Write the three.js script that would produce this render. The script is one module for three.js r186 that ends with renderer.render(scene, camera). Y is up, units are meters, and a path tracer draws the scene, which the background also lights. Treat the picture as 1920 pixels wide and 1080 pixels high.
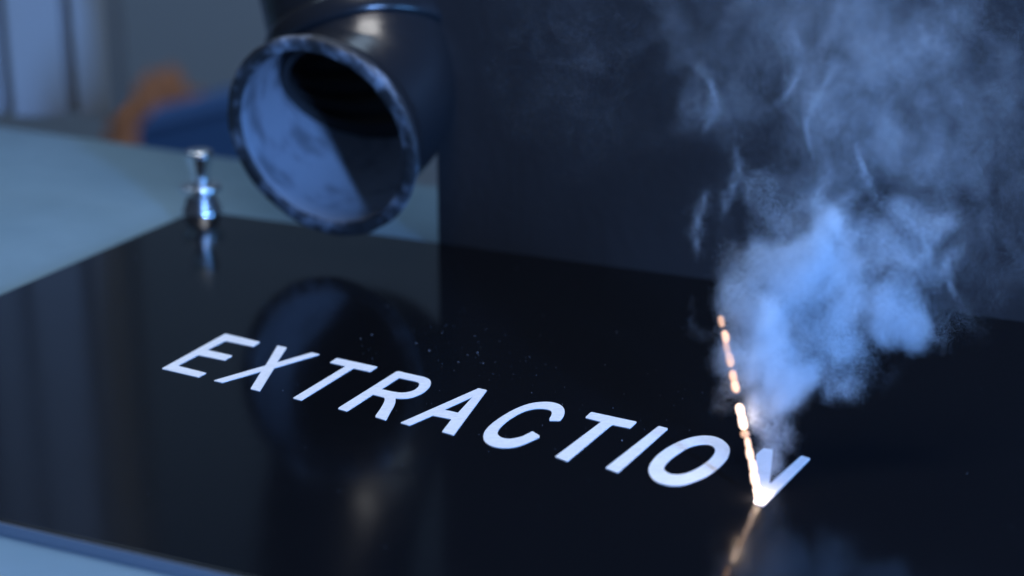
import * as THREE from 'three';
import { RoundedBoxGeometry } from 'three/addons/geometries/RoundedBoxGeometry.js';
import { RectAreaLightUniformsLib } from 'three/addons/lights/RectAreaLightUniformsLib.js';
import { mergeGeometries } from 'three/addons/utils/BufferGeometryUtils.js';
import { createNoise3D } from 'simplex-noise';

// ---------------------------------------------------------------- camera, light, exposure
const FPX = 3310, PITCH = Math.atan(1090 / FPX), EYE = new THREE.Vector3(0, 0.19, 0);   // lens measured from the vanishing points of the sheet and the lettering
const scene = new THREE.Scene();
scene.background = new THREE.Color().setRGB(0.018, 0.026, 0.042);
const camera = new THREE.PerspectiveCamera(2 * Math.atan(540 / FPX) * 180 / Math.PI, 16 / 9, 0.02, 20);
camera.position.copy(EYE);
camera.rotation.x = -PITCH;
camera.focus = 0.505;
camera.userData.fStop = 6.4;
const renderer = new THREE.WebGLRenderer({ antialias: true });
renderer.setSize(1024, 576);
renderer.toneMapping = THREE.LinearToneMapping;
renderer.toneMappingExposure = 1;
renderer.shadowMap.enabled = true;
RectAreaLightUniformsLib.init();

// a low blue work lamp to the right behind the camera (its edge is the straight shadow inside the nozzle), a white lamp above the sheet, a soft ceiling panel, a blue side lamp: fittings with a light in front of each
const AIM = new THREE.Vector3(-0.06, 0.03, -0.58);
const LAMPS = [
  { name: 'work_lamp', label: 'upright blue work lamp standing low to the right behind the camera', at: [0.43, 0.32, 0.337], aim: AIM, w: 0.05, h: 0.2, rgb: [0.2, 0.43, 1], power: 470 },
  { name: 'overhead_lamp', label: 'white lamp hanging straight above the black sheet', at: [0.02, 0.95, -0.38], aim: new THREE.Vector3(0.02, 0, -0.42), w: 0.34, h: 0.24, rgb: [1, 0.98, 0.96], power: 17.5 },
  { name: 'ceiling_lamp', label: 'wide flat ceiling lamp above the table', at: [-0.4, 1.6, -1.35], aim: new THREE.Vector3(-0.4, 0, -1.55), w: 1.8, h: 0.9, rgb: [0.56, 0.76, 1], power: 3.5 },
  { name: 'side_lamp', label: 'broad blue lamp standing beyond the right end of the sheet', at: [0.66, 0.125, -0.235], aim: new THREE.Vector3(-0.03, 0.08, -0.58), w: 0.26, h: 0.2, rgb: [0.12, 0.4, 1], power: 26 },
];

// ---------------------------------------------------------------- helpers
function rng(seed) { let a = seed >>> 0; return () => { a = (a + 0x6d2b79f5) | 0; let t = Math.imul(a ^ (a >>> 15), 1 | a); t = (t + Math.imul(t ^ (t >>> 7), 61 | t)) ^ t; return ((t ^ (t >>> 14)) >>> 0) / 4294967296; }; }
const R0 = rng(11), gauss = (r) => Math.sqrt(-2 * Math.log(1 - r() * 0.999999)) * Math.cos(6.2831853 * r());
const N1 = createNoise3D(rng(1)), N2 = createNoise3D(rng(2)), N3 = createNoise3D(rng(3)), N4 = createNoise3D(rng(4));
const fbm = (n, x, y, z, o = 4) => { let s = 0, a = 1, t = 0; for (let i = 0; i < o; i++) { s += a * n(x, y, z); t += a; x = x * 2.03 + 5.1; y = y * 2.03 + 1.7; z = z * 2.03 + 3.3; a *= 0.5; } return s / t; };
const CP = Math.cos(PITCH), SP = Math.sin(PITCH);
function ray(px, py) { const x = (px - 960) / FPX, y = -(py - 540) / FPX; return new THREE.Vector3(x, y * CP - SP, -y * SP - CP); }
const onLevel = (px, py, y = 0) => { const r = ray(px, py); return EYE.clone().addScaledVector(r, (y - EYE.y) / r.y); };   // the point of a level surface that a pixel looks at
const onDepth = (px, py, z) => { const r = ray(px, py); return EYE.clone().addScaledVector(r, (z - EYE.z) / r.z); };
const V = (x, y, z) => new THREE.Vector3(x, y, z);
function add(o, parent = scene) { o.traverse((m) => { if (m.isMesh) { m.castShadow = m.receiveShadow = true; } }); parent.add(o); return o; }
function mesh(name, g, m, parent) { const o = new THREE.Mesh(g, m); o.name = name; return add(o, parent); }
function tag(o, label, category, group, kind) { o.userData.label = label; if (category) o.userData.category = category; if (group) o.userData.group = group; if (kind) o.userData.kind = kind; return o; }
function group(name, label, category, p = V(0, 0, 0), grp) { const g = new THREE.Group(); g.name = name; g.position.copy(p); scene.add(g); return tag(g, label, category, grp); }
const std = (rgb, o = {}) => { const m = new THREE.MeshPhysicalMaterial({ roughness: 0.6, ...o }); m.color.setRGB(...rgb); return m; };
function noiseTex(w, h, f, rep = [1, 1], srgb = false) {
  const d = new Uint8Array(w * h * 4);
  for (let y = 0; y < h; y++) for (let x = 0; x < w; x++) { const v = f(x / w, y / h, x, y), c = Array.isArray(v) ? v : [v, v, v]; for (let k = 0; k < 3; k++) d[(y * w + x) * 4 + k] = Math.max(0, Math.min(255, c[k] * 255)); d[(y * w + x) * 4 + 3] = 255; }
  const t = new THREE.DataTexture(d, w, h); t.wrapS = t.wrapT = THREE.RepeatWrapping; t.repeat.set(...rep); t.magFilter = THREE.LinearFilter; if (srgb) t.colorSpace = THREE.SRGBColorSpace; t.needsUpdate = true; return t;
}
// noise that repeats without a seam, on a torus
const tile = (n, u, v, k) => { const a = u * 6.2831853, b = v * 6.2831853; return 0.5 * (n(Math.cos(a) * k, Math.sin(a) * k, Math.cos(b) * k) + n(Math.sin(b) * k + 9, Math.cos(a) * k + 4, Math.sin(a) * k)); };

// ---------------------------------------------------------------- the sheet's own axes: along its back edge, and away from the viewer
const ED = V(Math.cos(-24.6 * Math.PI / 180), 0, -Math.sin(-24.6 * Math.PI / 180)), FD = V(ED.z, 0, -ED.x);   // FD points away
const CORNER = onLevel(368, 394);
const plateAt = (a, b, y = 0) => CORNER.clone().addScaledVector(ED, a).addScaledVector(FD, -b).setY(y);   // a along the back edge, b towards the viewer
const PLATE_T = 0.0042, TABLE_Y = -PLATE_T;

// table: far edge measured through two points
const T0 = onLevel(0, 234, TABLE_Y), T1 = onLevel(480, 300, TABLE_Y), TD = T1.clone().sub(T0).normalize(), TN = V(TD.z, 0, -TD.x);
{
  const paint = noiseTex(512, 512, (u, v) => { const a = 0.5 + 0.22 * tile(N1, u, v, 1.3) + 0.1 * tile(N2, u, v, 5) + 0.05 * tile(N3, u, v, 16); const s = 0.9 + 0.2 * (a - 0.5); return [0.435 * s + 0.02 * (a - 0.5), 0.555 * s, 0.63 * s]; }, [3, 3], true);
  const rough = noiseTex(256, 256, (u, v) => 0.52 + 0.14 * tile(N4, u, v, 2) + 0.06 * tile(N2, u, v, 9), [3, 3]);
  const m = std([1, 1, 1], { map: paint, roughnessMap: rough, roughness: 1, bumpMap: noiseTex(256, 256, (u, v) => 0.5 + 0.3 * tile(N1, u, v, 14), [14, 14]), bumpScale: 0.0001 });
  const t = group('work_table', 'wide blue grey painted table under the black sheet', 'table', T0.clone().setY(TABLE_Y));
  const g = new RoundedBoxGeometry(2.6, 0.03, 1.3, 3, 0.004);
  const top = mesh('tabletop', g, m, t);
  const ang = Math.atan2(-TD.z, TD.x);
  t.rotation.y = ang;
  top.position.set(0.5, -0.015, 0.65);
  const legG = new RoundedBoxGeometry(0.06, 0.72, 0.06, 2, 0.003), legM = std([0.1, 0.12, 0.14]);
  for (const [x, z] of [[-0.7, 0.1], [1.7, 0.1], [-0.7, 1.2], [1.7, 1.2]]) mesh('leg', legG, legM, t).position.set(x, -0.39, z);
}
{ // room behind the table, far out of focus
  const wallM = std([0.32, 0.38, 0.46], { roughness: 0.9, bumpMap: noiseTex(256, 256, (u, v) => 0.5 + 0.3 * tile(N3, u, v, 6), [6, 4]), bumpScale: 0.001 });
  const wall = mesh('wall', new THREE.BoxGeometry(6, 3.4, 0.1), wallM); wall.position.set(0, 0.95, -3.0); tag(wall, 'plain grey blue wall far behind the table', null, null, 'structure');
  const floor = mesh('floor', new THREE.BoxGeometry(6, 0.1, 5), std([0.1, 0.12, 0.15], { roughness: 0.7 })); floor.position.set(0, -0.81, -0.6); tag(floor, 'dark floor under the table', null, null, 'structure');
}

// ---------------------------------------------------------------- the black sheet with its lettering
const sheet = group('black_sheet', 'glossy black sheet with the word EXTRACTION burnt in white', 'sheet', V(0, 0, 0));
{
  const W = 0.62, D = plateDepth();
  function plateDepth() { const p = onLevel(0, 971.6), q = onLevel(432, 1077); const mid = p.add(q).multiplyScalar(0.5); return -mid.sub(CORNER).dot(FD); }
  const e = 0.0004, core = std([0.0035, 0.004, 0.0055], { roughness: 1, specularIntensity: 0.52, ior: 1.5,
    roughnessMap: noiseTex(512, 512, (u, v) => 0.115 + 0.03 * tile(N1, u, v, 2) + 0.02 * tile(N2, u, v, 11), [2, 2]) });
  const s = new THREE.Shape([[e, e], [W - e, e], [W - e, D - e], [e, D - e]].map(([a, b]) => new THREE.Vector2(a, b)));
  const g = new THREE.ExtrudeGeometry(s, { depth: PLATE_T - 2 * e, bevelEnabled: true, bevelThickness: e, bevelSize: e, bevelSegments: 3, curveSegments: 2 });
  // shape axes (a, b, up) to the world
  const M = new THREE.Matrix4().makeBasis(ED, FD.clone().negate(), V(0, 1, 0)).setPosition(CORNER.x, -PLATE_T + e, CORNER.z);
  g.applyMatrix4(M);
  if (M.determinant() < 0) { const ix = g.attributes.position; for (const k of ['position', 'normal', 'uv']) { const a = g.attributes[k], n = a.itemSize; for (let i = 0; i < ix.count; i += 3) for (let c = 0; c < n; c++) { const t = a.array[(i + 1) * n + c]; a.array[(i + 1) * n + c] = a.array[(i + 2) * n + c]; a.array[(i + 2) * n + c] = t; } } g.computeVertexNormals(); }
  mesh('panel', g, core, sheet);
  // pale sawn edge along the front and left sides
  const sawn = std([0.16, 0.18, 0.21], { roughness: 0.75, bumpMap: noiseTex(256, 32, (u, v, x) => 0.5 + 0.4 * N1(x * 0.9, v * 3, 2), [30, 1]), bumpScale: 0.0002 });
  const strip = (a0, b0, a1, b1) => { const p = plateAt(a0, b0), q = plateAt(a1, b1), L = p.distanceTo(q), o = mesh('cut_edge', new THREE.BoxGeometry(L - 0.0012, PLATE_T - 0.0011, 0.0008), sawn, sheet); o.position.copy(p).add(q).multiplyScalar(0.5).setY(-PLATE_T / 2 - 0.0001); o.rotation.y = Math.atan2(-(q.z - p.z), q.x - p.x); };
  strip(0, D, W, D); strip(0, 0, 0, D);
}
const Z = [null, [280, 600, 340 / 1920], [600, 640, 340 / 1920], [880, 730, 340 / 1920], [1180, 780, 360 / 1920]];
const zp = (k, a) => a.map(([x, y, kk]) => [Z[kk || k][0] + x * Z[kk || k][2], Z[kk || k][1] + y * Z[kk || k][2]]);
function soften(p, closed = true, n = 2) {   // Chaikin corner cutting
  for (let r = 0; r < n; r++) { const q = []; const m = p.length; for (let i = 0; i < (closed ? m : m - 1); i++) { const a = p[i], b = p[(i + 1) % m]; q.push([a[0] * 0.75 + b[0] * 0.25, a[1] * 0.75 + b[1] * 0.25], [a[0] * 0.25 + b[0] * 0.75, a[1] * 0.25 + b[1] * 0.75]); } p = closed ? q : [p[0], ...q, p[m - 1]]; }
  return p;
}
function spline(p) { return new THREE.CatmullRomCurve3(p.map(([x, y]) => V(x, y, 0)), true, 'centripetal').getPoints(p.length * 5).slice(0, -1).map((v) => [v.x, v.y]); }
function nick(p, r = 1.1) { // corners rounded by about a pixel, as the burnt strokes have
  const q = []; const m = p.length; for (let i = 0; i < m; i++) { const a = p[(i + m - 1) % m], b = p[i], c = p[(i + 1) % m]; for (const o of [a, c]) { const L = Math.hypot(o[0] - b[0], o[1] - b[1]), t = Math.min(0.35, r / L); q.push([b[0] + (o[0] - b[0]) * t, b[1] + (o[1] - b[1]) * t]); } } return q;
}
const arc = (list) => soften(list, false, 2);
const GLYPHS = [
  ['E', [nick(zp(1, [[130, 520], [805, 150], [1172, 238], [1100, 287], [805, 225], [612, 322], [880, 383], [798, 432], [515, 375], [300, 490], [605, 567], [522, 612]]))]],
  ['X', [nick(zp(1, [[1358, 275], [1455, 297], [1352, 455], [1722, 349], [1805, 370], [1322, 513], [1170, 760], [1070, 735], [1187, 548], [770, 668], [678, 647], [1230, 488]]))]],
  ['T', [nick(zp(2, [[178, 182], [610, 275], [530, 328], [352, 290], [1608, 858, 1], [1518, 833, 1], [270, 270], [104, 230]]))]],
  ['R', [[...zp(2, [[195, 712], [210, 700], [805, 328], [835, 323]]), ...arc(zp(2, [[1040, 370], [1130, 390], [1178, 425], [1165, 490], [1080, 560], [960, 605], [860, 612], [800, 608]])), ...arc(zp(2, [[800, 640], [785, 690], [750, 745], [705, 832]])), ...zp(2, [[690, 840], [588, 808], [590, 790]]), ...arc(zp(2, [[640, 720], [675, 660], [688, 625], [680, 600]])), ...zp(2, [[560, 568], [300, 738], [280, 746], [195, 722]])],
    [...zp(2, [[835, 392]]), ...arc(zp(2, [[980, 422], [1030, 435], [1058, 458], [1030, 505], [960, 540], [860, 552], [770, 538]])), ...zp(2, [[648, 512]])]]],
  ['A', [nick(zp(2, [[850, 868], [1680, 502], [1768, 522], [1415, 1000], [1290, 965], [1393, 830], [1190, 790], [945, 897]])), zp(2, [[1312, 730], [1618, 592], [1462, 762]])]],
  ['C', [[...arc(zp(3, [[958, 338], [1000, 290], [1014, 225], [970, 168], [880, 141], [780, 136], [640, 153], [490, 208], [340, 293], [215, 385], [150, 465], [147, 540], [195, 592], [280, 620], [390, 628], [510, 612], [620, 570], [742, 512]])), ...arc(zp(3, [[742, 495], [668, 450]])), ...arc(zp(3, [[560, 505], [440, 533], [360, 524], [305, 498], [294, 455], [340, 392], [430, 317], [560, 243], [680, 209], [780, 207], [860, 225], [878, 262], [848, 318]])), ...zp(3, [[850, 336]])]]],
  ['T', [nick(zp(3, [[1290, 245], [1775, 350], [1702, 418], [1508, 380], [1038, 770], [905, 720], [1395, 350], [1225, 305]]), 1.6)]],
  ['I', [nick(zp(4, [[293, 105], [390, 130], [1572, 890, 3], [1438, 840, 3]]), 1.8)]],
  ['O', [spline(zp(4, [[735, 203], [860, 215], [950, 260], [1002, 330], [985, 415], [910, 505], [800, 590], [660, 655], [510, 698], [370, 695], [260, 657], [202, 590], [194, 525], [240, 440], [340, 350], [470, 275], [600, 225]])),
    spline(zp(4, [[740, 287], [820, 300], [858, 340], [840, 400], [770, 470], [680, 530], [580, 575], [480, 592], [400, 580], [350, 545], [350, 510], [410, 440], [520, 360], [630, 305]]))]],
  ['N', [nick(zp(4, [[1268, 390], [1345, 325], [1438, 345], [1402, 688], [1720, 402], [1812, 430], [1335, 908], [1250, 880]]), 1.8)]],
];
{
  const hatch = noiseTex(512, 512, (u, v, x, y) => { const s = 0.93 + 0.05 * N1(x * 0.01, y * 0.16, 1) + 0.03 * fbm(N2, x * 0.03, y * 0.03, 3, 3) + 0.012 * N3(x * 0.7, y * 0.7, 0); return [s * 0.98, s * 0.985, s]; }, [40, 40], true);
  const mat = std([0.86, 0.87, 0.88], { roughness: 0.95, specularIntensity: 0.25, map: hatch, bumpMap: hatch, bumpScale: 0.00005 });
  for (const [ch, [outer, ...holes]] of GLYPHS) {
    const flat = (list) => list.map(([x, y]) => { const p = onLevel(x, y, 0); return new THREE.Vector2(p.x, -p.z); });
    const s = new THREE.Shape(flat(outer)); for (const hole of holes) s.holes.push(new THREE.Path(flat(hole)));
    const g = new THREE.ExtrudeGeometry(s, { depth: 0.00018, bevelEnabled: false }); g.rotateX(-Math.PI / 2); g.translate(0, 0.00002, 0);
    const o = mesh('letter', g, mat, sheet); o.userData.label = 'frosted white letter ' + ch + ' burnt into the sheet';
  }
}
{ // debris dust on the sheet: uncountable specks
  const g = new THREE.IcosahedronGeometry(1, 0), n = 170, im = new THREE.InstancedMesh(g, std([0.2, 0.21, 0.25], { roughness: 0.9 }), n), r = rng(5), M = new THREE.Matrix4(), q = new THREE.Quaternion();
  for (let i = 0; i < n; i++) {
    const near = r() < 0.75, px = near ? 980 + gauss(r) * 230 : 200 + r() * 1700, py = near ? 690 + (px - 980) * 0.2 + gauss(r) * 60 : 480 + r() * 560, p = onLevel(px, py, 0), s = 0.00006 + 0.0001 * r() ** 4;
    q.setFromEuler(new THREE.Euler(r() * 6, r() * 6, r() * 6)); M.compose(p.setY(s * 0.6), q, V(s * (0.7 + r()), s, s * (0.7 + r()))); im.setMatrixAt(i, M);
  }
  im.name = 'debris_dust'; tag(im, 'pale specks of burnt debris scattered over the black sheet', 'dust', null, 'stuff'); add(im);
}

// ---------------------------------------------------------------- dark screen along the sheet's back edge
{
  const p = onLevel(813, 452), a0 = p.clone().sub(CORNER).dot(ED), L = 0.72, H = 0.62, t = 0.004;
  const m = std([0.023, 0.0225, 0.025], { roughness: 0.42, specularIntensity: 0.5, bumpMap: noiseTex(256, 256, (u, v) => 0.5 + 0.4 * tile(N2, u, v, 7), [3, 3]), bumpScale: 0.0002 });
  const g = group('dark_screen', 'dark navy upright screen standing along the back of the black sheet', 'screen', plateAt(a0, -0.0065, TABLE_Y));
  g.rotation.y = Math.atan2(-ED.z, ED.x);
  const pane = mesh('pane', new RoundedBoxGeometry(L, H, t, 2, 0.0006), m, g); pane.position.set(L / 2, H / 2 + 0.0002, 0);
}

// ---------------------------------------------------------------- chrome pin on the corner of the sheet
{
  const c = onLevel(379, 397), chrome = std([0.82, 0.83, 0.85], { metalness: 1, roughness: 0.22 });
  const k = group('chrome_pin', 'small polished metal pin with a waisted knob on the corner of the sheet', 'pin', V(c.x, 0, c.z));
  const lathe = (name, pts) => mesh(name, new THREE.LatheGeometry(soften(pts.map(([x, y]) => [x * 1e-3, y * 0.93e-3]), false, 2).map(([x, y]) => new THREE.Vector2(Math.max(0, x), y)), 48), chrome, k);
  lathe('base', [[0, 0.02], [7.6, 0.02], [8.1, 0.06], [8.2, 0.4], [7.9, 1.2], [6.9, 4], [5.8, 7], [5.0, 9.0]]);
  lathe('collar', [[4.9, 8.9], [7.9, 9.0], [8.2, 9.6], [8.2, 11.2], [7.8, 11.9], [5.2, 12.1], [2.4, 12.2]]);
  lathe('knob', [[3.2, 12.0], [3.5, 13.5], [3.4, 15.4], [3.6, 17.6], [4.3, 20.4], [5.2, 22.8], [5.5, 24.8], [5.35, 26.2], [4.6, 26.9], [2.5, 27.1], [0, 27.1]]);
}

// ---------------------------------------------------------------- extraction nozzle and its hose
{
  const C = onDepth(598, 262, -0.606), n = V(-0.4216, -0.2183, 0.8801).normalize(), back = n.clone().negate();
  const hose = group('extraction_nozzle', 'black plastic extraction nozzle with a dusty rim on a bending hose', 'nozzle', C.clone());
  const dustN = (x, y, z) => fbm(N1, x * 60, y * 60, z * 60, 4);
  // centre line in the nozzle's frame
  const path = new THREE.CatmullRomCurve3([V(0, 0, 0), back.clone().multiplyScalar(0.016), back.clone().multiplyScalar(0.034).add(V(0, 0.004, 0)), V(0.0075, 0.044, -0.052), V(-0.004, 0.085, -0.063), V(-0.01, 0.14, -0.071), V(-0.013, 0.25, -0.077)], false, 'centripetal');
  const SEG = 96, frames = [];
  const up0 = V(0, 1, 0).addScaledVector(n, -n.y).normalize();
  function ringAt(t, prev) { const p = path.getPoint(t), d = path.getTangent(t); const e2 = prev.clone().addScaledVector(d, -prev.dot(d)).normalize(), e1 = V().crossVectors(d, e2).normalize(); return { p, d, e1, e2 }; }
  let pv = up0; const NR = 150; for (let i = 0; i <= NR; i++) { const f = ringAt(i / NR, pv); frames.push(f); pv = f.e2; }
  const len = path.getLength();
  const fr = (s) => { const x = Math.max(0, Math.min(NR - 1e-6, s / len * NR)), i = Math.floor(x), k = x - i, a = frames[i], b = frames[i + 1]; return { p: a.p.clone().lerp(b.p, k), d: a.d.clone().lerp(b.d, k).normalize(), e1: a.e1.clone().lerp(b.e1, k).normalize(), e2: a.e2.clone().lerp(b.e2, k).normalize() }; };
  // profile: list of [distance along the centre line, radius]; loft into a surface
  function loft(profile, wob = 0) {
    const pos = [], uv = [], idx = [], m = SEG + 1;
    let run = 0; profile.forEach(([s, r], j) => { if (j) run += Math.hypot(s - profile[j - 1][0], r - profile[j - 1][1]); const f = fr(s); for (let i = 0; i <= SEG; i++) { const a = i / SEG * 2 * Math.PI, rr = r + wob * fbm(N2, Math.cos(a) * 3, Math.sin(a) * 3, s * 90, 3); const p = f.p.clone().addScaledVector(f.e1, Math.cos(a) * rr).addScaledVector(f.e2, Math.sin(a) * rr).addScaledVector(f.d, Math.min(0, s)); pos.push(p.x, p.y, p.z); uv.push(i / SEG * 0.22, run); } });
    for (let j = 0; j + 1 < profile.length; j++) for (let i = 0; i < SEG; i++) { const a = j * m + i, b = a + m; idx.push(a, b, a + 1, a + 1, b, b + 1); }
    const g = new THREE.BufferGeometry(); g.setAttribute('position', new THREE.Float32BufferAttribute(pos, 3)); g.setAttribute('uv', new THREE.Float32BufferAttribute(uv, 2)); g.setIndex(idx); g.computeVertexNormals(); return g;
  }
  const RI = 0.0330, RO = 0.0382;
  const blotch = (u, v, k, bias) => { const a = fbm(N1, Math.cos(u * 6.283) * 2.2 * k, Math.sin(u * 6.283) * 2.2 * k, v * 3.2 * k, 5), b = fbm(N2, Math.cos(u * 6.283) * 7 * k, Math.sin(u * 6.283) * 7 * k, v * 10 * k, 3); return Math.max(0, Math.min(1, (a + 0.45 * b + bias) * 1.5)); };
  const mixc = (a, b, t) => a.map((x, i) => x + (b[i] - x) * t);
  const BLACK = [0.115, 0.12, 0.135], DUST = [0.5, 0.53, 0.58];
  const tx = (k, bias, least = 0, w = 512, h = 256) => noiseTex(w, h, (u, v) => mixc(BLACK, DUST, least + (1 - least) * blotch(u, v, k, bias)), [1 / 0.22, 1 / 0.05], true);
  const rimM = std([1, 1, 1], { map: tx(0.7, 0.06, 0.1), roughness: 0.6, bumpMap: noiseTex(256, 128, (u, v) => 0.5 + 0.5 * fbm(N3, Math.cos(u * 6.283) * 6, Math.sin(u * 6.283) * 6, v * 8, 4), [1 / 0.22, 1 / 0.05]), bumpScale: 0.0006 });
  const inM = std([1, 1, 1], { map: tx(0.4, 0.5, 0.66), roughness: 0.85 });
  const bodyM = std([0.012, 0.013, 0.016], { roughness: 0.26, specularIntensity: 1, bumpMap: noiseTex(256, 256, (u, v) => 0.5 + 0.5 * tile(N1, u, v, 1.6), [1 / 0.11, 1 / 0.06]), bumpScale: 0.00012 });
  const darkM = std([0.02, 0.021, 0.024], { roughness: 0.6 });
  // rim: rolled lip
  const lip = []; for (let i = 0; i <= 14; i++) { const a = -Math.PI / 2 - Math.PI * i / 14; lip.push([0.0021 + Math.cos(a) * 0.0021 * (1), (RI + RO) / 2 + Math.sin(a) * (RO - RI) / 2]); }
  mesh('rim', loft([[0.013, RO - 0.0012], [0.011, RO - 0.0004], [0.006, RO], ...lip.slice().reverse().map(([s, r]) => [s, r]), [0.0045, RI]], 0.0005), rimM, hose);
  mesh('inner_wall', loft([[0.0044, RI - 0.00005], [0.012, RI], [0.022, RI], [0.034, RI - 0.0002], [0.045, RI - 0.0008], [0.056, RI - 0.0012], [0.066, RI - 0.0014], [0.076, RI - 0.0015], [0.086, RI - 0.0016], [0.096, RI - 0.0017]], 0.0002), inM, hose);
  // ribbed inside of the hose
  const rib = []; for (let s = 0.0958; s < 0.22; s += 0.0012) rib.push([s, RI - 0.0032 + 0.0016 * Math.cos((s - 0.0958) / 0.009 * 6.283)]);
  mesh('hose_lining', loft(rib), darkM, hose);
  const outer = [[0.0128, RO - 0.0012], [0.0135, RO - 0.002], [0.02, RO - 0.0022]]; for (let s = 0.024; s < 0.3; s += 0.004) outer.push([s, RO - 0.0022 - 0.0026 * Math.min(1, (s - 0.024) / 0.02)]);
  const cuff = []; for (let i = 0; i <= 10; i++) { const a = Math.PI * i / 10; cuff.push([0.122 - 0.007 * Math.cos(a), RO - 0.0052 + 0.0026 * Math.sin(a) ** 0.5]); }
  mesh('hose_cuff', loft(cuff), bodyM, hose);
  mesh('hose', loft(outer), bodyM, hose);
}

// ---------------------------------------------------------------- aluminium post on the far side of the table, boxes behind
{
  const alu = std([0.38, 0.42, 0.46], { metalness: 0.35, roughness: 0.42 });
  const z0 = -0.862, a = onDepth(208, 200, z0), wpx = 0.086, x0 = a.x - wpx;
  const s = new THREE.Shape(), w = wpx, d = 0.043;   // square tube profile with open slots in front
  const slot = (a, b) => [[a, 0], [a, 0.003], [a - 0.05, 0.003], [a - 0.05, 0.013], [b + 0.05, 0.013], [b + 0.05, 0.003], [b, 0.003], [b, 0]].map(([x, y]) => [x * w, y]);
  const P = [[0, 0], ...slot(0.08, 0.17), ...slot(0.34, 0.45), ...slot(0.735, 0.825), [w, 0], [w, d], [0, d]];
  P.forEach(([x, y], i) => s[i ? 'lineTo' : 'moveTo'](x, y)); s.closePath();
  const g = new THREE.ExtrudeGeometry(s, { depth: 0.9, bevelEnabled: true, bevelThickness: 0.0005, bevelSize: 0.0005, bevelSegments: 2 }); g.rotateX(-Math.PI / 2);
  const post = group('aluminium_post', 'silver slotted aluminium post at the back of the table', 'post', V(x0, TABLE_Y + 0.0006, z0));
  mesh('profile', g, alu, post);
}
{
  const shelfY = -0.5, shelf = group('rear_bench', 'low grey bench behind the table', 'bench', V(-0.45, shelfY, -2.3));
  mesh('bench_top', new RoundedBoxGeometry(1.7, 0.03, 0.55, 2, 0.004), std([0.2, 0.24, 0.3], { roughness: 0.6 }), shelf).position.y = -0.015;
  for (const x of [-0.8, 0.8]) for (const z of [-0.22, 0.22]) mesh('leg', new RoundedBoxGeometry(0.05, 0.23, 0.05, 2, 0.003), std([0.12, 0.14, 0.17]), shelf).position.set(x, -0.145, z);
  { // limp orange sack
    const p = onDepth(305, 195, -2.3), g = new THREE.SphereGeometry(1, 48, 32), a = g.attributes.position, w = 0.078, hgt = (onDepth(305, 140, -2.3).y - shelfY) / 1.86;
    for (let i = 0; i < a.count; i++) { const x = a.getX(i), y = a.getY(i), z = a.getZ(i), k = 1 + 0.16 * N1(x * 1.6, y * 1.6, z * 1.6) + 0.05 * N2(x * 5, y * 5, z * 5); a.setXYZ(i, x * w * k * (1.1 - 0.25 * y), Math.max(-0.86, y * k) * hgt, z * 0.07 * k); }
    g.computeVertexNormals(); const o = mesh('orange_sack', g, std([0.4, 0.17, 0.09], { roughness: 0.9 })); o.position.set(p.x, shelfY + 0.86 * hgt + 0.001, -2.3); tag(o, 'limp orange sack on the bench behind the table', 'sack');
  }
  { // blue crate with a sloping top
    const p0 = onDepth(262, 255, -2.1), p1 = onDepth(520, 190, -2.1), s = new THREE.Shape([[0, 0], [p1.x - p0.x, 0], [p1.x - p0.x, p1.y - shelfY], [0, p0.y - shelfY]].map(([x, y]) => new THREE.Vector2(x, y)));
    const o = group('blue_crate', 'blue plastic crate with a sloping top on the bench', 'crate', V(p0.x, shelfY + 0.004, -2.2)), bm = std([0.035, 0.11, 0.3], { roughness: 0.6 });
    mesh('body', new THREE.ExtrudeGeometry(s, { depth: 0.1, bevelEnabled: true, bevelSize: 0.003, bevelThickness: 0.003, bevelSegments: 2 }), bm, o);
    const L = Math.hypot(p1.x - p0.x, p1.y - p0.y), lid = mesh('lid', new RoundedBoxGeometry(L, 0.006, 0.112, 2, 0.002), bm, o); lid.position.set((p1.x - p0.x) / 2, (p0.y + p1.y) / 2 - shelfY + 0.0065, 0.05); lid.rotation.z = Math.atan2(p1.y - p0.y, p1.x - p0.x);
  }
}

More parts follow.
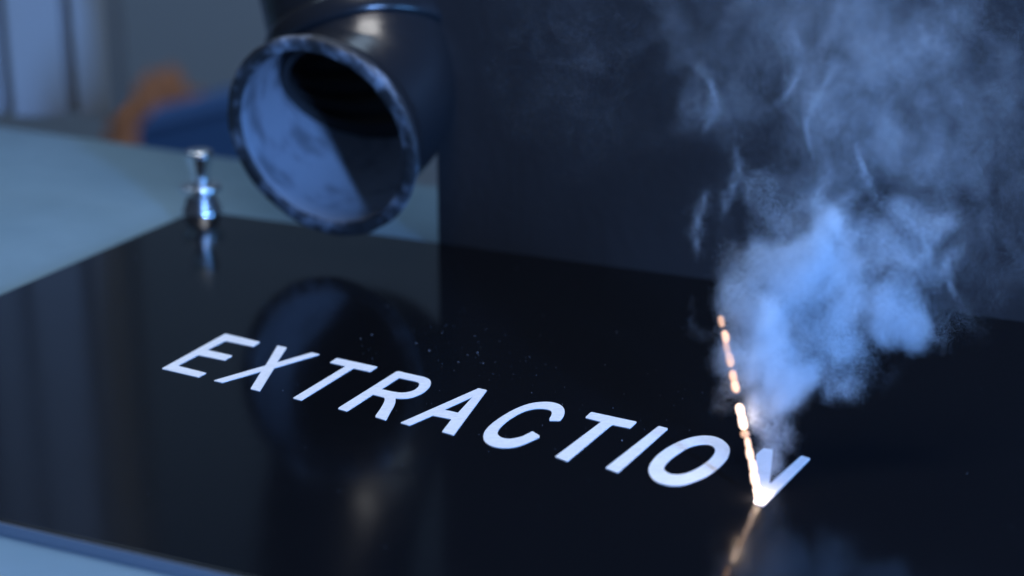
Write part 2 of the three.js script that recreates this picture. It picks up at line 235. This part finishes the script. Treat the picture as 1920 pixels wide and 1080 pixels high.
// ---------------------------------------------------------------- sparks thrown up from the burning letter
const BURN = onLevel(1424, 936, 0.0003), TRAIL = V(-0.0094, 0.0428, -0.0195);
{
  // [from, to] along the line, half width, how hot
  const beads = [[0.0, 0.075, 0.00095, 0.9], [0.07, 0.15, 0.0009, 0.7], [0.145, 0.215, 0.00085, 0.6], [0.212, 0.28, 0.0008, 0.55], [0.276, 0.33, 0.0007, 0.45], [0.337, 0.365, 0.00105, 0.12], [0.378, 0.45, 0.001, 0.8], [0.446, 0.51, 0.00095, 0.8],
    [0.575, 0.635, 0.00092, 0.3], [0.632, 0.69, 0.00086, 0.22], [0.715, 0.79, 0.00092, 0.2], [0.785, 0.845, 0.00078, 0.09], [0.842, 0.905, 0.00085, 0.25], [0.93, 0.985, 0.0008, 0.08]];
  const r = rng(8), dir = TRAIL.clone().normalize(), L = TRAIL.length();
  // pixels along the line are not metres along it: solve for the point that projects at that share of the line
  const scr = (p) => { const d = p.clone().sub(EYE), y = d.y * CP - d.z * SP, z = d.y * SP + d.z * CP; return 540 - FPX * y / -z; };
  const y0 = scr(BURN), y1 = scr(BURN.clone().add(TRAIL)), at = (t) => { let a = 0, b = 1; for (let i = 0; i < 30; i++) { const m = (a + b) / 2; if ((scr(BURN.clone().addScaledVector(TRAIL, m)) - y0) / (y1 - y0) < t) a = m; else b = m; } return a; };
  beads.forEach(([a, b, w, hot], i) => {
    const ta = at(a), tb = at(b), p = BURN.clone().addScaledVector(TRAIL, (ta + tb) / 2), len = (tb - ta) * L / 2 + w * 0.2;
    const g = new THREE.CapsuleGeometry(1, 1.2, 6, 14), pos = g.attributes.position;
    for (let k = 0; k < pos.count; k++) { const x = pos.getX(k), y = pos.getY(k), z = pos.getZ(k), j = 1 + 0.16 * N1(x + i * 7, y * 1.3, z); pos.setXYZ(k, x * w * j, y / 1.6 * len, z * w * j); }
    g.computeVertexNormals();
    const m = new THREE.MeshStandardMaterial({ roughness: 1 }); m.color.setRGB(0.2, 0.1, 0.05); m.emissive.setRGB(1, 0.55 + 0.25 * hot, 0.36 + 0.32 * hot); m.emissiveIntensity = 0.6 + 3.2 * hot;
    const o = mesh('glowing_spark' + (i ? '_' + String(i).padStart(3, '0') : ''), g, m); o.position.copy(p).add(V(gauss(r) * 0.0001, 0, gauss(r) * 0.0001)); o.quaternion.setFromUnitVectors(V(0, 1, 0), dir);
    tag(o, 'glowing orange white spark in the line rising from the letter N', 'spark', 'sparks thrown up from the letter N');
    if (i === 0 || i === 6) { const l = new THREE.PointLight(new THREE.Color(1, 0.72, 0.5), i ? 0.00025 : 0.0004); l.name = 'spark_light'; l.castShadow = true; l.shadow.radius = 0.04; l.position.copy(o.position); scene.add(l); }
  });
}

// ---------------------------------------------------------------- smoke: tiny flakes, gathered in tufts
{
  const PXM = 0.00013, zc = BURN.z - 0.012;
  // puffs: centre x, y, depth (photo pixels at the smoke's distance), radii x, y, depth, strength, edge (0 hard .. 1 soft)
  const PUFFS = [
    [1430, 905, 0, 14, 60, 14, 0.9, 0.6], [1440, 840, 0, 30, 60, 26, 0.9, 0.6], [1450, 770, -5, 60, 75, 45, 1.0, 0.5],
    [1440, 660, -20, 95, 105, 80, 1.25, 0.35], [1430, 580, -30, 85, 85, 70, 1.2, 0.3], [1480, 560, -60, 110, 95, 90, 1.2, 0.3], [1560, 510, -90, 95, 80, 80, 1.25, 0.3], [1600, 600, -80, 95, 90, 80, 0.95, 0.4], [1680, 630, -90, 65, 55, 55, 1.2, 0.3], [1560, 690, -70, 85, 60, 60, 0.75, 0.5], [1630, 700, -80, 30, 60, 25, 0.6, 0.6], [1500, 490, -60, 75, 55, 60, 0.9, 0.4], [1690, 520, -120, 50, 60, 50, 0.8, 0.5], [1745, 575, -110, 70, 60, 50, 0.5, 0.9], [1740, 470, -130, 60, 70, 50, 0.46, 0.9], [1560, 420, -110, 70, 50, 50, 0.46, 0.9],
    [1490, 410, -110, 40, 45, 40, 0.5, 0.7], [1285, 585, 0, 22, 14, 14, 0.5, 0.6], [1268, 612, 0, 12, 22, 10, 0.35, 0.8],
    [1560, 300, -140, 160, 150, 120, 0.3, 0.9], [1650, 200, -170, 190, 170, 150, 0.3, 0.9], [1760, 330, -170, 150, 150, 130, 0.3, 0.9], [1760, 480, -150, 100, 90, 80, 0.3, 0.9], [1850, 250, -190, 170, 220, 150, 0.22, 1], [1800, 80, -200, 220, 160, 170, 0.26, 1], [1560, 80, -170, 200, 150, 150, 0.24, 1], [1390, 120, -150, 150, 140, 110, 0.22, 1], [1360, 230, -130, 80, 80, 70, 0.25, 0.9], [1640, 420, -130, 70, 90, 60, 0.28, 0.9],
    [1850, 560, -160, 70, 80, 60, 0.18, 1], [1860, 650, -150, 30, 30, 30, 0.25, 0.9], [1380, 400, -80, 26, 70, 20, 0.16, 1], [1250, 60, -160, 160, 120, 90, 0.13, 1], [1060, 90, -170, 190, 140, 90, 0.06, 1], [1150, 230, -160, 200, 120, 90, 0.045, 1], [1900, 500, -170, 130, 150, 80, 0.2, 1], [1950, 380, -180, 140, 170, 90, 0.16, 1], [1480, 800, 10, 60, 70, 40, 0.18, 1], [1690, 730, -60, 22, 20, 18, 0.3, 0.9],
  ];
  const smooth = (a, b, x) => { const t = Math.max(0, Math.min(1, (x - a) / (b - a))); return t * t * (3 - 2 * t); };
  function warp(x, y, z) {
    let qx = x, qy = y, qz = z;
    for (const [sc, am] of [[200, 46], [84, 26], [38, 8]]) {
      const k = smooth(930, 700, y) * 0.85 + 0.15, X = qx / sc, Y = qy / sc * 0.8, ZZ = qz / sc;
      const dx = N1(X, Y, ZZ) - 0.5 * N4(X * 1.7, Y, ZZ), dy = N2(X + 7, Y, ZZ), dz = N3(X, Y + 4, ZZ); qx += am * k * dx; qy += am * k * dy * 1.15; qz += am * k * dz;
    }
    return [qx, qy, qz];
  }
  function density(x, y, z) {
    const [qx, qy, qz] = warp(x, y, z); let d = 0, thin = 0;
    for (const [cx, cy, cz, rx, ry, rz, s, e] of PUFFS) { const a = (qx - cx) / rx, b = (qy - cy) / ry, c = (qz - cz) / rz, q = Math.sqrt(a * a + b * b + c * c); if (q > 1.35) continue; const v = s * (1 - smooth(1 - 0.75 * e - 0.12, 1 + 0.3 * e, q)); if (s > 0.45) d = Math.max(d, v) + 0.15 * Math.min(d, v); else thin += v; }
    const w = 1 - Math.abs(fbm(N4, qx / 190, qy / 270, qz / 260, 3)) * 2.6, w2 = 0.5 + 0.5 * fbm(N2, qx / 66, qy / 80, qz / 66, 3) * 1.9, w3 = w * (0.45 + 0.75 * w2);
    return [d * Math.max(0.04, -0.12 + 1.25 * w2), thin * (0.04 + 1.3 * Math.max(0, w3) ** 1.25)];
  }
  const r = rng(77);
  const m = std([0.7, 0.77, 0.84], { roughness: 1, specularIntensity: 0, transmission: 0.5, thickness: 0, side: THREE.DoubleSide });
  // every flake is a triangle of its own size and turn, all joined into one mesh per cloud
  let pos, made;
  function flake(p, fl) {
    const s = fl * (0.85 + 0.3 * r()); let ax = gauss(r), ay = gauss(r), az = gauss(r), l = s / Math.hypot(ax, ay, az); ax *= l; ay *= l; az *= l;
    let bx = r() - 0.5, by = r() - 0.5, bz = r() - 0.5; const k = (ax * bx + ay * by + az * bz) / (s * s); bx -= k * ax; by -= k * ay; bz -= k * az; l = 0.866 * s / Math.hypot(bx, by, bz); bx *= l; by *= l; bz *= l;
    const o = made++ * 9;
    pos[o] = p.x + ax; pos[o + 1] = p.y + ay; pos[o + 2] = p.z + az;
    pos[o + 3] = p.x - 0.5 * ax + bx; pos[o + 4] = p.y - 0.5 * ay + by; pos[o + 5] = p.z - 0.5 * az + bz;
    pos[o + 6] = p.x - 0.5 * ax - bx; pos[o + 7] = p.y - 0.5 * ay - by; pos[o + 8] = p.z - 0.5 * az - bz;
  }
  const begin = (most) => { pos = new Float32Array(most * 9); made = 0; };
  const finish = (name, label) => { const g = new THREE.BufferGeometry(); g.setAttribute('position', new THREE.BufferAttribute(pos.subarray(0, made * 9), 3)); tag(mesh(name, g, m), label, 'smoke', null, 'stuff'); };
  // the cloud is gone through in narrow columns: each column gets as many flakes as the density in it asks for (left-over fractions pass to the next), each at a depth drawn from the density; which: 0 the billows, 1 the veil
  function scatter(which, count, X0, X1, Y0, Y1, Z0, Z1, nz, size, soft) {
    const step = 4, nx = Math.round((X1 - X0) / step), ny = Math.round((Y1 - Y0) / step), sz = (Z1 - Z0) / nz, all = new Float32Array(nx * ny * nz); let sum = 0;
    for (let j = 0, i = 0; j < ny; j++) for (let h = 0; h < nx; h++) { const z0 = r(); for (let k = 0; k < nz; k++, i++) { const y = Y0 + (j + 0.5) * step, d = density(X0 + (h + 0.5) * step, y, Z0 + (k + z0) * sz)[which]; all[i] = d; sum += d; } }
    const per = count / sum; let row = new Float32Array(nx + 2), next;
    for (let j = 0; j < ny; j++) {
      next = new Float32Array(nx + 2); const back = j % 2;
      for (let q = 0; q < nx; q++) {
        const h = back ? nx - 1 - q : q, o = (j * nx + h) * nz, d = back ? -1 : 1; let col = 0; for (let k = 0; k < nz; k++) col += all[o + k];
        const want = col * per + row[h + 1], n = Math.max(0, Math.round(want)), err = want - n; row[h + 1 + d] += err * 7 / 16; next[h + 1 - d] += err * 3 / 16; next[h + 1] += err * 5 / 16; next[h + 1 + d] += err / 16;
        for (let e = 0; e < n && made < count; e++) {
          let u = (e + r()) / n * col, k = 0; while (k < nz - 1 && u > all[o + k]) u -= all[o + k++];
          const p = onDepth(X0 + (h + r()) * step, Y0 + (j + r()) * step, zc); p.z += (Z0 + (k + r()) * sz) * PXM; p.x += gauss(r) * soft; p.y += gauss(r) * soft; p.z += gauss(r) * soft; if (p.y > 0.0005) flake(p, size);
        }
      }
      row = next;
    }
  }
  begin(1150000); scatter(0, 1150000, 1230, 1900, 340, 960, -270, 120, 32, 0.000062, 0.0008);
  finish('smoke_plume', 'dense billowing blue smoke rising from the burning letter N');
  begin(1300000); scatter(1, 1250000, 900, 2060, -140, 760, -420, 60, 24, 0.000034, 0.0008);
  const WISPS = [[[1392, 300], [1398, 345], [1380, 395], [1366, 440]], [[1345, 375], [1325, 420], [1316, 470], [1322, 520]], [[1622, 290], [1636, 330], [1650, 372], [1668, 412]], [[1600, 120], [1560, 190], [1530, 260], [1545, 330]], [[1300, 130], [1340, 170], [1352, 230], [1330, 275]], [[1720, 430], [1752, 470], [1768, 530], [1740, 580]], [[1490, 60], [1520, 120], [1500, 190], [1450, 240]], [[1840, 470], [1800, 520], [1812, 580], [1850, 640]]];
  for (const w of WISPS) { const c = new THREE.CatmullRomCurve3(w.map(([x, y]) => V(x, y, -110))), k = 5500; for (let i = 0; i < k; i++) { const t = (i + r()) / k, p = c.getPoint(t), sp = 3 + 11 * Math.abs(N1(t * 3, w[0][0], 2)); if (r() > Math.sin(t * 3.1416)) continue; const f = onDepth(p.x + gauss(r) * sp, p.y + gauss(r) * 4, zc); f.z += (p.z + gauss(r) * 8) * PXM; flake(f, 0.000052); } }
  finish('smoke_veil', 'thin drifting blue smoke veil above the dense plume');
}

// ---------------------------------------------------------------- the lamps' fittings and lights
for (const d of LAMPS) {
  const p = V(...d.at), o = group(d.name, d.label, 'lamp', p); o.lookAt(d.aim); o.updateMatrixWorld();
  mesh('housing', new RoundedBoxGeometry(d.w * 1.12, d.h * 1.06, 0.03, 2, 0.006), std([0.05, 0.05, 0.055]), o).position.z = -0.018;
  const face = new THREE.MeshStandardMaterial({ roughness: 1 }); face.color.setRGB(0.8, 0.8, 0.8); face.emissive.setRGB(...d.rgb); face.emissiveIntensity = Math.min(1, d.power * 0.2);
  mesh('light_diffuser', new THREE.PlaneGeometry(d.w, d.h), face, o);
  const l = new THREE.RectAreaLight(new THREE.Color().setRGB(...d.rgb), d.power, d.w, d.h); l.name = d.name + '_light'; l.position.copy(p).addScaledVector(d.aim.clone().sub(p).normalize(), 0.004); l.lookAt(d.aim); scene.add(l);
}
renderer.render(scene, camera);
